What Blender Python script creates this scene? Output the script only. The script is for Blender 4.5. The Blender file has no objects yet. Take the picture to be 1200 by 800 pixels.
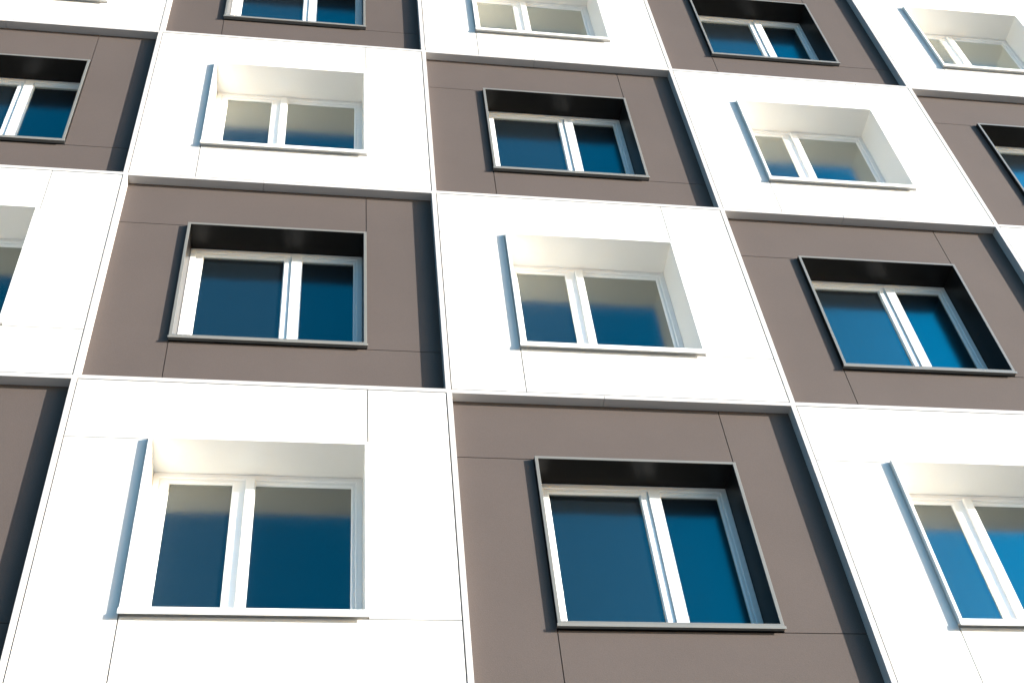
import bpy, bmesh, math
from mathutils import Vector, Matrix

S = bpy.context.scene
COL = S.collection

# ---------------------------------------------------------------- dimensions (metres)
W = H = 2.9                      # one facade bay / one storey
DEPTH = 0.087                    # how far the white bays stand proud of the grey ones
TRIM = 0.048                     # white edge profile between the bays
COLS = range(-2, 5)
ROWS = range(-3, 4)
LINE = {1: 0.007, 2: 0.029}      # small building tolerances of two vertical joints


def gx(c):
    return c * W - LINE.get(c, 0.0)


GROUND_Z = -3 * H - 1.05
OX0, OX1, OZ0, OZ1 = 0.635, 2.245, 0.580, 2.235      # outside of a window surround
PROUD = 0.040                    # surround in front of its panel
FY = 0.320                       # front plane of every window frame

# ---------------------------------------------------------------- materials


def new_mat(name):
    m = bpy.data.materials.new(name)
    m.use_nodes = True
    nt = m.node_tree
    b = nt.nodes['Principled BSDF']
    return m, nt, b


def mottled(name, col, rough, big=0.05, fine=0.05, fine_scale=220.0, bump=0.15, spec=0.4,
            bump_scale=160.0, stretch=(1, 1, 1), metallic=0.0, streak=0.0, vary=0.0):
    """Solid colour with slow tonal drift, fine speckle and a little relief."""
    m, nt, b = new_mat(name)
    N, L = nt.nodes, nt.links
    tc = N.new('ShaderNodeTexCoord')
    geo = N.new('ShaderNodeNewGeometry')
    mp = N.new('ShaderNodeMapping')
    mp.inputs['Scale'].default_value = stretch
    L.new(geo.outputs['Position'], mp.inputs['Vector'])
    n1 = N.new('ShaderNodeTexNoise')
    n1.inputs['Scale'].default_value = 0.9
    n1.inputs['Detail'].default_value = 5
    n1.inputs['Roughness'].default_value = 0.6
    L.new(mp.outputs[0], n1.inputs['Vector'])
    n2 = N.new('ShaderNodeTexNoise')
    n2.inputs['Scale'].default_value = fine_scale
    n2.inputs['Detail'].default_value = 3
    L.new(mp.outputs[0], n2.inputs['Vector'])

    def rng(src, amp):
        r = N.new('ShaderNodeMapRange')
        r.inputs['From Min'].default_value = 0.3
        r.inputs['From Max'].default_value = 0.7
        r.inputs['To Min'].default_value = 1 - amp
        r.inputs['To Max'].default_value = 1 + amp
        L.new(src, r.inputs['Value'])
        return r.outputs[0]
    mul = N.new('ShaderNodeMath')
    mul.operation = 'MULTIPLY'
    L.new(rng(n1.outputs['Fac'], big), mul.inputs[0])
    L.new(rng(n2.outputs['Fac'], fine), mul.inputs[1])
    out = mul.outputs[0]
    if streak:
        mp2 = N.new('ShaderNodeMapping')
        mp2.inputs['Scale'].default_value = (9.0, 1.0, 0.55)
        L.new(geo.outputs['Position'], mp2.inputs['Vector'])
        n4 = N.new('ShaderNodeTexNoise')
        n4.inputs['Scale'].default_value = 1.6
        n4.inputs['Detail'].default_value = 6
        L.new(mp2.outputs[0], n4.inputs['Vector'])
        mul2 = N.new('ShaderNodeMath')
        mul2.operation = 'MULTIPLY'
        L.new(out, mul2.inputs[0])
        L.new(rng(n4.outputs['Fac'], streak), mul2.inputs[1])
        out = mul2.outputs[0]
    if vary:
        inf = N.new('ShaderNodeObjectInfo')
        rv = N.new('ShaderNodeMapRange')
        rv.inputs['To Min'].default_value = 1 - vary
        rv.inputs['To Max'].default_value = 1 + vary
        L.new(inf.outputs['Random'], rv.inputs['Value'])
        mul3 = N.new('ShaderNodeMath')
        mul3.operation = 'MULTIPLY'
        L.new(out, mul3.inputs[0])
        L.new(rv.outputs[0], mul3.inputs[1])
        out = mul3.outputs[0]
    vm = N.new('ShaderNodeVectorMath')
    vm.operation = 'SCALE'
    vm.inputs[0].default_value = col
    L.new(out, vm.inputs['Scale'])
    L.new(vm.outputs[0], b.inputs['Base Color'])
    b.inputs['Roughness'].default_value = rough
    b.inputs['Metallic'].default_value = metallic
    b.inputs['Specular IOR Level'].default_value = spec
    if bump:
        n3 = N.new('ShaderNodeTexNoise')
        n3.inputs['Scale'].default_value = bump_scale
        n3.inputs['Detail'].default_value = 4
        L.new(mp.outputs[0], n3.inputs['Vector'])
        bp = N.new('ShaderNodeBump')
        bp.inputs['Strength'].default_value = bump
        bp.inputs['Distance'].default_value = 0.002
        L.new(n3.outputs['Fac'], bp.inputs['Height'])
        L.new(bp.outputs[0], b.inputs['Normal'])
    return m


M = {}
M['white_panel'] = mottled('white_panel', (0.64, 0.63, 0.61), 0.55, 0.02, 0.015, 200, 0.05, 0.3, streak=0.012)
M['white_trim'] = mottled('white_trim', (0.46, 0.445, 0.435), 0.45, 0.015, 0.01, 200, 0.03, 0.4)
M['grey_panel'] = mottled('grey_panel', (0.083, 0.0680, 0.0625), 0.75, 0.05, 0.09, 170, 0.35, 0.12, 130, vary=0.045)
M['dark_metal'] = mottled('dark_metal', (0.012, 0.011, 0.0105), 0.30, 0.03, 0.03, 120, 0.02, 0.14, 90)
M['grey_edge'] = mottled('grey_edge', (0.15, 0.15, 0.14), 0.4, 0.03, 0.03, 120, 0.02, 0.5, 90)
M['sill_metal'] = mottled('sill_metal', (0.17, 0.167, 0.155), 0.4, 0.03, 0.03, 120, 0.02, 0.5, 90)
M['white_metal'] = mottled('white_metal', (0.80, 0.785, 0.75), 0.40, 0.015, 0.01, 120, 0.03, 0.4)
M['white_plastic'] = mottled('white_plastic', (0.84, 0.84, 0.835), 0.30, 0.01, 0.005, 120, 0.0, 0.5)
M['core'] = mottled('core', (0.06, 0.057, 0.054), 0.9, 0.1, 0.1, 60, 0.2)
M['roofing'] = mottled('roofing', (0.12, 0.12, 0.115), 0.9, 0.1, 0.2, 40, 0.3)


def glass_mat():
    """Double glazing: four air-glass faces, so the Fresnel reflection of one is multiplied; dark room behind."""
    m, nt, b = new_mat('window_glass')
    N, L = nt.nodes, nt.links
    b.inputs['Base Color'].default_value = (0.004, 0.009, 0.014, 1)
    b.inputs['Roughness'].default_value = 0.6
    b.inputs['Specular IOR Level'].default_value = 0.0
    geo = N.new('ShaderNodeNewGeometry')
    inf = N.new('ShaderNodeObjectInfo')
    off = N.new('ShaderNodeVectorMath')
    off.operation = 'MULTIPLY_ADD'
    off.inputs[1].default_value = (1, 1, 1)
    sc3 = N.new('ShaderNodeVectorMath')
    sc3.operation = 'SCALE'
    sc3.inputs[0].default_value = (17.0, 9.0, 23.0)
    L.new(inf.outputs['Random'], sc3.inputs['Scale'])
    L.new(geo.outputs['Position'], off.inputs[0])
    L.new(sc3.outputs[0], off.inputs[2])
    n = N.new('ShaderNodeTexNoise')
    n.inputs['Scale'].default_value = 1.6
    n.inputs['Detail'].default_value = 2
    L.new(off.outputs[0], n.inputs['Vector'])
    bp = N.new('ShaderNodeBump')
    bp.inputs['Strength'].default_value = 0.5
    bp.inputs['Distance'].default_value = 0.006
    L.new(n.outputs['Fac'], bp.inputs['Height'])
    fr = N.new('ShaderNodeFresnel')
    fr.inputs['IOR'].default_value = 1.52
    k = N.new('ShaderNodeMath')
    k.operation = 'MULTIPLY'
    k.use_clamp = True
    k.inputs[1].default_value = 4.5
    L.new(fr.outputs[0], k.inputs[0])
    gl = N.new('ShaderNodeBsdfGlossy')
    gl.inputs['Color'].default_value = (0.98, 1.0, 0.90, 1)
    gl.inputs['Roughness'].default_value = 0.17
    L.new(bp.outputs[0], gl.inputs['Normal'])
    mx = N.new('ShaderNodeMixShader')
    L.new(k.outputs[0], mx.inputs['Fac'])
    L.new(b.outputs[0], mx.inputs[1])
    L.new(gl.outputs[0], mx.inputs[2])
    L.new(mx.outputs[0], N['Material Output'].inputs['Surface'])
    return m


M['glass'] = glass_mat()


def screen_mat():
    m, nt, b = new_mat('insect_mesh')
    N, L = nt.nodes, nt.links
    out = N['Material Output']
    b.inputs['Base Color'].default_value = (0.035, 0.035, 0.032, 1)
    b.inputs['Roughness'].default_value = 0.7
    tr = N.new('ShaderNodeBsdfTransparent')
    mx = N.new('ShaderNodeMixShader')
    geo = N.new('ShaderNodeNewGeometry')
    n = N.new('ShaderNodeTexNoise')
    n.inputs['Scale'].default_value = 70
    n.inputs['Detail'].default_value = 3
    L.new(geo.outputs['Position'], n.inputs['Vector'])
    r = N.new('ShaderNodeMapRange')
    r.inputs['From Min'].default_value = 0.3
    r.inputs['From Max'].default_value = 0.7
    r.inputs['To Min'].default_value = 0.005
    r.inputs['To Max'].default_value = 0.027
    L.new(n.outputs['Fac'], r.inputs['Value'])
    L.new(r.outputs[0], mx.inputs['Fac'])
    L.new(tr.outputs[0], mx.inputs[1])
    L.new(b.outputs[0], mx.inputs[2])
    L.new(mx.outputs[0], out.inputs['Surface'])
    return m


M['screen'] = screen_mat()

# ---------------------------------------------------------------- mesh helpers


class MB:
    """Collects boxes, then links them as one mesh object."""

    def __init__(self):
        self.bm = bmesh.new()

    def box(self, x0, x1, y0, y1, z0, z1, bev=0.0):
        v = [self.bm.verts.new(c) for c in
             ((x0, y0, z0), (x1, y0, z0), (x1, y1, z0), (x0, y1, z0),
              (x0, y0, z1), (x1, y0, z1), (x1, y1, z1), (x0, y1, z1))]
        fs = [self.bm.faces.new([v[i] for i in f]) for f in
              ((0, 1, 5, 4), (1, 2, 6, 5), (2, 3, 7, 6), (3, 0, 4, 7), (4, 5, 6, 7), (3, 2, 1, 0))]
        if bev:
            es = list({e for f in fs for e in f.edges})
            bmesh.ops.bevel(self.bm, geom=es, offset=bev, segments=2, affect='EDGES', profile=0.5)
        return self

    def ring(self, x0, x1, z0, z1, prof):
        """A mitred frame. prof: closed list of (inset, y) running round the section."""
        bm = self.bm
        loops = []
        for ins, y in prof:
            loops.append([bm.verts.new(c) for c in
                          ((x0 + ins, y, z0 + ins), (x1 - ins, y, z0 + ins),
                           (x1 - ins, y, z1 - ins), (x0 + ins, y, z1 - ins))])
        n = len(loops)
        for i in range(n):
            a, b = loops[i], loops[(i + 1) % n]
            for k in range(4):
                bm.faces.new((a[k], a[(k + 1) % 4], b[(k + 1) % 4], b[k]))
        return self

    def build(self, name, mat, parent=None, loc=(0, 0, 0)):
        bmesh.ops.recalc_face_normals(self.bm, faces=self.bm.faces)
        me = bpy.data.meshes.new(name)
        self.bm.to_mesh(me)
        self.bm.free()
        me.materials.append(mat)
        o = bpy.data.objects.new(name, me)
        o.location = loc
        COL.objects.link(o)
        if parent:
            o.parent = parent
        return o


def copy_tree(o, parent, loc):
    c = o.copy()
    COL.objects.link(c)
    c.parent = parent
    c.location = loc
    for ch in list(o.children):
        k = ch.copy()
        COL.objects.link(k)
        k.parent = c
    return c


# ---------------------------------------------------------------- the building
bld = bpy.data.objects.new('apartment_building', None)
COL.objects.link(bld)
bld.location = (W, 0, GROUND_Z)
bld['label'] = 'white and grey-brown checkerboard apartment building with deep-set windows, filling the whole view'
bld['category'] = 'building'
B0 = Vector((W, 0, GROUND_Z))


def local(x, z, y=0.0):
    return Vector((x, y, z)) - B0


# structural wall behind the cladding (solid between the openings)
core = MB()
cy0, cy1 = 0.106, 0.42
XL, XR = gx(COLS[0]), gx(COLS[-1] + 1)
ZB, ZT = ROWS[0] * H, (ROWS[-1] + 1) * H
for c in COLS:
    for r in ROWS:
        x0, x1, z0, z1 = gx(c), gx(c + 1), r * H, (r + 1) * H
        core.box(x0, x0 + OX0, cy0, cy1, z0, z1)
        core.box(x0 + OX1, x1, cy0, cy1, z0, z1)
        core.box(x0 + OX0, x0 + OX1, cy0, cy1, z0, z0 + OZ0)
        core.box(x0 + OX0, x0 + OX1, cy0, cy1, z0 + OZ1, z1)
core.build('structural_wall', M['core'], bld, -B0)

body = MB()
body.box(XL - 0.02, XR + 0.02, 0.43, 13.0, ZB - 0.02, ZT + 0.05)
body.build('building_body', M['white_panel'], bld, -B0)
pl = MB()
pl.box(XL - 0.03, XR + 0.03, 0.12, 13.02, GROUND_Z - 0.05, ZB - 0.03)
pl.build('plinth', M['grey_panel'], bld, -B0)
rf = MB()
rf.box(XL - 0.1, XR + 0.1, -0.08, 13.1, ZT + 0.06, ZT + 0.45, 0.01)
rf.build('roof', M['roofing'], bld, -B0)



def panel_mesh(w, white):
    """Four sheets laid like a pinwheel round the window opening, with open joints."""
    m = MB()
    if white:
        a, y0, y1 = TRIM / 2 + 0.004, 0.0, 0.100
    else:
        a, y0, y1 = 0.0, DEPTH, 0.102
    l, r_, b, t = a, w - a, a, H - a
    g = 0.0045 if white else 0.0035
    m.box(l, OX0 - g, y0, y1, b, OZ1 - g)            # left sheet, runs to the bottom
    m.box(OX0 + g, r_, y0, y1, b, OZ0 - g)           # bottom sheet
    m.box(OX1 + g, r_, y0, y1, OZ0 + g, t)           # right sheet, runs to the top
    m.box(l, OX1 - g, y0, y1, OZ1 + g, t)            # top sheet
    return m


def trim_mesh(w):
    """Edge profile on all four sides of a white bay; the bottom run owns the corners."""
    m = MB()
    h = TRIM / 2
    y0, y1 = -0.002, DEPTH + 0.012
    i = h - 0.005
    e = 0.0006
    bv = 0.0015
    m.box(-h, 1.27, y0, y1, -h, i, bv)
    m.box(1.273, w + h, y0, y1, -h, i, bv)
    m.box(-h, i, y0, y1, i + e, H - h - e, bv)
    m.box(w - i, w + h, y0, y1, i + e, H - h - e, bv)
    m.box(i + e, w - i - e, y0, y1, H - i, H + h, bv)
    # short pieces closing the top run up to the neighbouring corners
    m.box(h + e, i - e if i - e > h + e else h + 2 * e, y0, y1, H - i, H + h)
    return m


def window(white):
    """Window in local bay coordinates (x from the bay's left joint, z from its lower joint)."""
    tag = 'white' if white else 'grey'
    py = 0.0 if white else DEPTH
    sy = py - PROUD
    # glass openings
    gz0, gz1 = 0.690, 2.122
    if white:
        gl = (0.782, 1.247)
        gr = (1.413, 2.138)
        mull = (1.345, 1.413, FY - 0.014)
    else:
        gl = (0.778, 1.503)
        gr = (1.668, 2.140)
        mull = (1.572, 1.668, FY - 0.002)
    ox0, ox1, oz0, oz1 = OX0 + 0.024, OX1 - 0.024, OZ0 + 0.024, OZ1 - 0.024
    # fixed outer frame with its mullion = the window itself
    m = MB()
    fw = 0.050
    m.ring(ox0 + .001, ox1 - .001, oz0 + .001, oz1 - .001,
           [(0, FY + 0.003), (0.003, FY), (fw - 0.006, FY), (fw, FY + 0.006), (fw, FY + 0.07), (0, FY + 0.07)])
    m.box(mull[0], mull[1], mull[2], FY + 0.07, oz0 + fw - 0.004, oz1 - fw + 0.004, 0.004)
    win = m.build('window', M['white_plastic'], bld)
    win['label'] = ('window with a narrow left pane set deep in a white surround' if white else
                    'window with a wide left pane set in a dark metal surround')
    # sashes: stepped profile, slightly behind the frame
    sf = FY + 0.012
    for (g0, g1), (s0, s1) in ((gl, (ox0 + fw + .001, mull[0] - .001)), (gr, (mull[1] + .001, ox1 - fw - .001))):
        q = MB()
        bm = q.bm
        sz0, sz1 = oz0 + fw + .001, oz1 - fw - .001

        def loop(x0, x1, z0, z1, y):
            return [bm.verts.new(c) for c in ((x0, y, z0), (x1, y, z0), (x1, y, z1), (x0, y, z1))]
        lo = [loop(s0, s1, sz0, sz1, sf + 0.05),
              loop(s0, s1, sz0, sz1, sf + 0.003),
              loop(s0 + .003, s1 - .003, sz0 + .003, sz1 - .003, sf)]
        k = 0.010
        a0, a1 = max(s0 + .004, g0 - k), min(s1 - .004, g1 + k)
        c0, c1 = sz0 + .004 if gz0 - k < sz0 + .004 else gz0 - k, min(sz1 - .004, gz1 + k)
        lo += [loop(a0, a1, c0, c1, sf),
               loop(max(a0 + .001, g0), min(a1 - .001, g1), max(c0 + .001, gz0), min(c1 - .001, gz1), sf + 0.010),
               loop(max(a0 + .001, g0), min(a1 - .001, g1), max(c0 + .001, gz0), min(c1 - .001, gz1), sf + 0.05)]
        for i in range(len(lo)):
            A, Bq = lo[i], lo[(i + 1) % len(lo)]
            for j in range(4):
                bm.faces.new((A[j], A[(j + 1) % 4], Bq[(j + 1) % 4], Bq[j]))
        q.build('sash', M['white_plastic'], win)
        # black glazing gasket is the dark line round the glass
        p = MB()
        p.box(g0 - .004, g1 + .004, sf + 0.022, sf + 0.046, gz0 - .004, gz1 + .004)
        p.build('pane', M['glass'], win)
    sc = MB()
    sc.box(gl[0] + .0015, gl[1] - .0015, sf + 0.0125, sf + 0.0135, gz0 + .0015, gz1 - .0015)
    so = sc.build('insect_screen', M['screen'], win)
    OZB = OZ0 + 0.022                                    # lining stops above the sill's drip edge
    # surround: sheet-metal box lining the opening, standing proud of the panel
    s = MB()
    th = 0.023
    s.ring(OX0 + 0.0005, OX1 - 0.0005, OZB + 0.0005, OZ1 - 0.0005,
           [(0, sy + 0.0055), (th, sy + 0.0055), (th, FY + 0.06), (0.0, FY + 0.06)])
    fl = MB()
    fl.ring(OX0, OX1, OZB, OZ1,
            [(0, sy + 0.0015), (0.0015, sy), (th + 0.0015, sy), (th + 0.003, sy + 0.0015),
             (th + 0.003, sy + 0.005), (0.0, sy + 0.005)])
    fl.build('edge_flange', M['white_metal'] if white else M['grey_edge'], win)
    s.build('surround', M['white_metal'] if white else M['dark_metal'], win)
    # sill: folded drip edge along the bottom
    d = MB()
    zl, zt = (OZ0 - 0.014, OZ0 + 0.032) if white else (OZ0 + 0.000, OZ0 + 0.0245)
    d.box(OX0 - 0.006, OX1 + 0.008, sy - 0.005, sy - 0.0005, zl, zt, 0.001)
    d.box(OX0 - 0.003, OX1 + 0.005, sy + 0.0005, sy + 0.040, OZ0 + 0.015, OZ0 + 0.0205)
    d.build('sill', M['white_metal'] if white else M['sill_metal'], win)
    return win


protos = {}
for c in COLS:
    for r in ROWS:
        white = (c + r) % 2 != 0
        x0, w = gx(c), gx(c + 1) - gx(c)
        loc = local(x0, r * H)
        p = panel_mesh(w, white).build('wall_panel', M['white_panel' if white else 'grey_panel'], bld, loc)
        p['label'] = 'raised white wall panel' if white else 'recessed grey-brown wall panel'
        if white:
            trim_mesh(w).build('edge_trim', M['white_trim'], p)
        key = white
        if key not in protos:
            protos[key] = window(white)
            protos[key].location = loc
        else:
            copy_tree(protos[key], bld, loc)

# ---------------------------------------------------------------- the ground
g = MB()
g.bm.faces.new([g.bm.verts.new(v) for v in ((-900, -900, 0), (900, -900, 0), (900, 900, 0), (-900, 900, 0))])
gm = mottled('paving', (0.22, 0.21, 0.195), 0.9, 0.15, 0.15, 30, 0.3)
go = g.build('ground', gm, None, (0, 0, GROUND_Z))
go['kind'] = 'structure'
go['label'] = 'light grey paved ground in front of the building'

# ---------------------------------------------------------------- sun and sky
SUN = Vector((2.05, -1.0, 0.49)).normalized()        # towards the sun
el = math.asin(SUN.z)
az = math.atan2(SUN.x, SUN.y)                        # clockwise from +Y
sd = bpy.data.lights.new('sun', 'SUN')
sd.energy = 5.0
sd.angle = math.radians(0.5)
sd.color = (1.0, 0.93, 0.83)
so = bpy.data.objects.new('sun', sd)
so.rotation_euler = (-SUN).to_track_quat('-Z', 'Y').to_euler()
COL.objects.link(so)

wd = bpy.data.worlds.new('World')
S.world = wd
wd.use_nodes = True
nt = wd.node_tree
bg = nt.nodes['Background']
sky = nt.nodes.new('ShaderNodeTexSky')
sky.sky_type = 'NISHITA'
sky.sun_disc = False
sky.sun_elevation = el
sky.sun_rotation = az
sky.air_density = 1.0
sky.dust_density = 1.2
sky.ozone_density = 4.0
hs = nt.nodes.new('ShaderNodeHueSaturation')
hs.inputs['Saturation'].default_value = 1.6
hs.inputs['Hue'].default_value = 0.485
nt.links.new(sky.outputs[0], hs.inputs['Color'])
# sky gain added towards the sun to brighten the glass reflections, with uneven noise
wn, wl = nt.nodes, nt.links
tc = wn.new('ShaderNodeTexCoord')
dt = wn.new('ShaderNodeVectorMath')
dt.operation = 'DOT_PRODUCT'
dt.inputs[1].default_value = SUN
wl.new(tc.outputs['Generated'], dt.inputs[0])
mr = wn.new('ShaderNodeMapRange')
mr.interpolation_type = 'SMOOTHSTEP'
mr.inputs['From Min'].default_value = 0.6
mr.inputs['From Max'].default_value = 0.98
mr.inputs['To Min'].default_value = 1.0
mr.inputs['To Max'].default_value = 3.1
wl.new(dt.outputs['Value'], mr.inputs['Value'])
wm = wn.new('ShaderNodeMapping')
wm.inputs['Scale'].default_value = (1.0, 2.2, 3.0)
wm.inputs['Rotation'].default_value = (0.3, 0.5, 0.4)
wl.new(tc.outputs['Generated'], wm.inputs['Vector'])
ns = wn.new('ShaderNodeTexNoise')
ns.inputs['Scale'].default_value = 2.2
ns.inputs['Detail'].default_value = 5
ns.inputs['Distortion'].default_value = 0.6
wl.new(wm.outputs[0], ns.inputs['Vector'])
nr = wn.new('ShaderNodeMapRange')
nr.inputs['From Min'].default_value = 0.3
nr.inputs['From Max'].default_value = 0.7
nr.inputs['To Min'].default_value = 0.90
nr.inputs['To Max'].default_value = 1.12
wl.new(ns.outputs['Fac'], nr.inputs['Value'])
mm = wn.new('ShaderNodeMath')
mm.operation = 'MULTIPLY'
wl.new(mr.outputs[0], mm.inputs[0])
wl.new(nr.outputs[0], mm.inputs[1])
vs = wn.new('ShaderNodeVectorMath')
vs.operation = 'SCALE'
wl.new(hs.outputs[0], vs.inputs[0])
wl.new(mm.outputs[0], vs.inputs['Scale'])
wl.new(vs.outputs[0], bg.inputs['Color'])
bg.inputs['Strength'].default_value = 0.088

# ---------------------------------------------------------------- camera (solved from the facade grid)
F, YAW, PIT, ROLL, CX, CY, CZ = (1585.160720, 0.229768, 0.876955, -0.133982, 1.797549, -7.119141, -8.126323)
fw = Vector((math.sin(YAW) * math.cos(PIT), math.cos(YAW) * math.cos(PIT), math.sin(PIT)))
rt = Vector((math.cos(YAW), -math.sin(YAW), 0))
up = rt.cross(fw)
r2 = rt * math.cos(ROLL) + up * math.sin(ROLL)
u2 = -rt * math.sin(ROLL) + up * math.cos(ROLL)
cd = bpy.data.cameras.new('camera')
cd.sensor_fit = 'HORIZONTAL'
cd.sensor_width = 36
cd.lens = 36 * F / 1200
cd.clip_start = 0.05
cd.clip_end = 5000
co = bpy.data.objects.new('camera', cd)
co.matrix_world = Matrix((
    (r2.x, u2.x, -fw.x, CX), (r2.y, u2.y, -fw.y, CY), (r2.z, u2.z, -fw.z, CZ), (0, 0, 0, 1)))
COL.objects.link(co)
S.camera = co

# ---------------------------------------------------------------- render settings
S.view_settings.view_transform = 'Standard'
S.view_settings.look = 'None'
S.view_settings.exposure = 1.46
S.view_settings.gamma = 1.0
S.view_settings.use_curve_mapping = False
S.render.engine = 'CYCLES'
S.cycles.max_bounces = 8
S.cycles.diffuse_bounces = 5
S.cycles.glossy_bounces = 4
S.cycles.transparent_max_bounces = 8
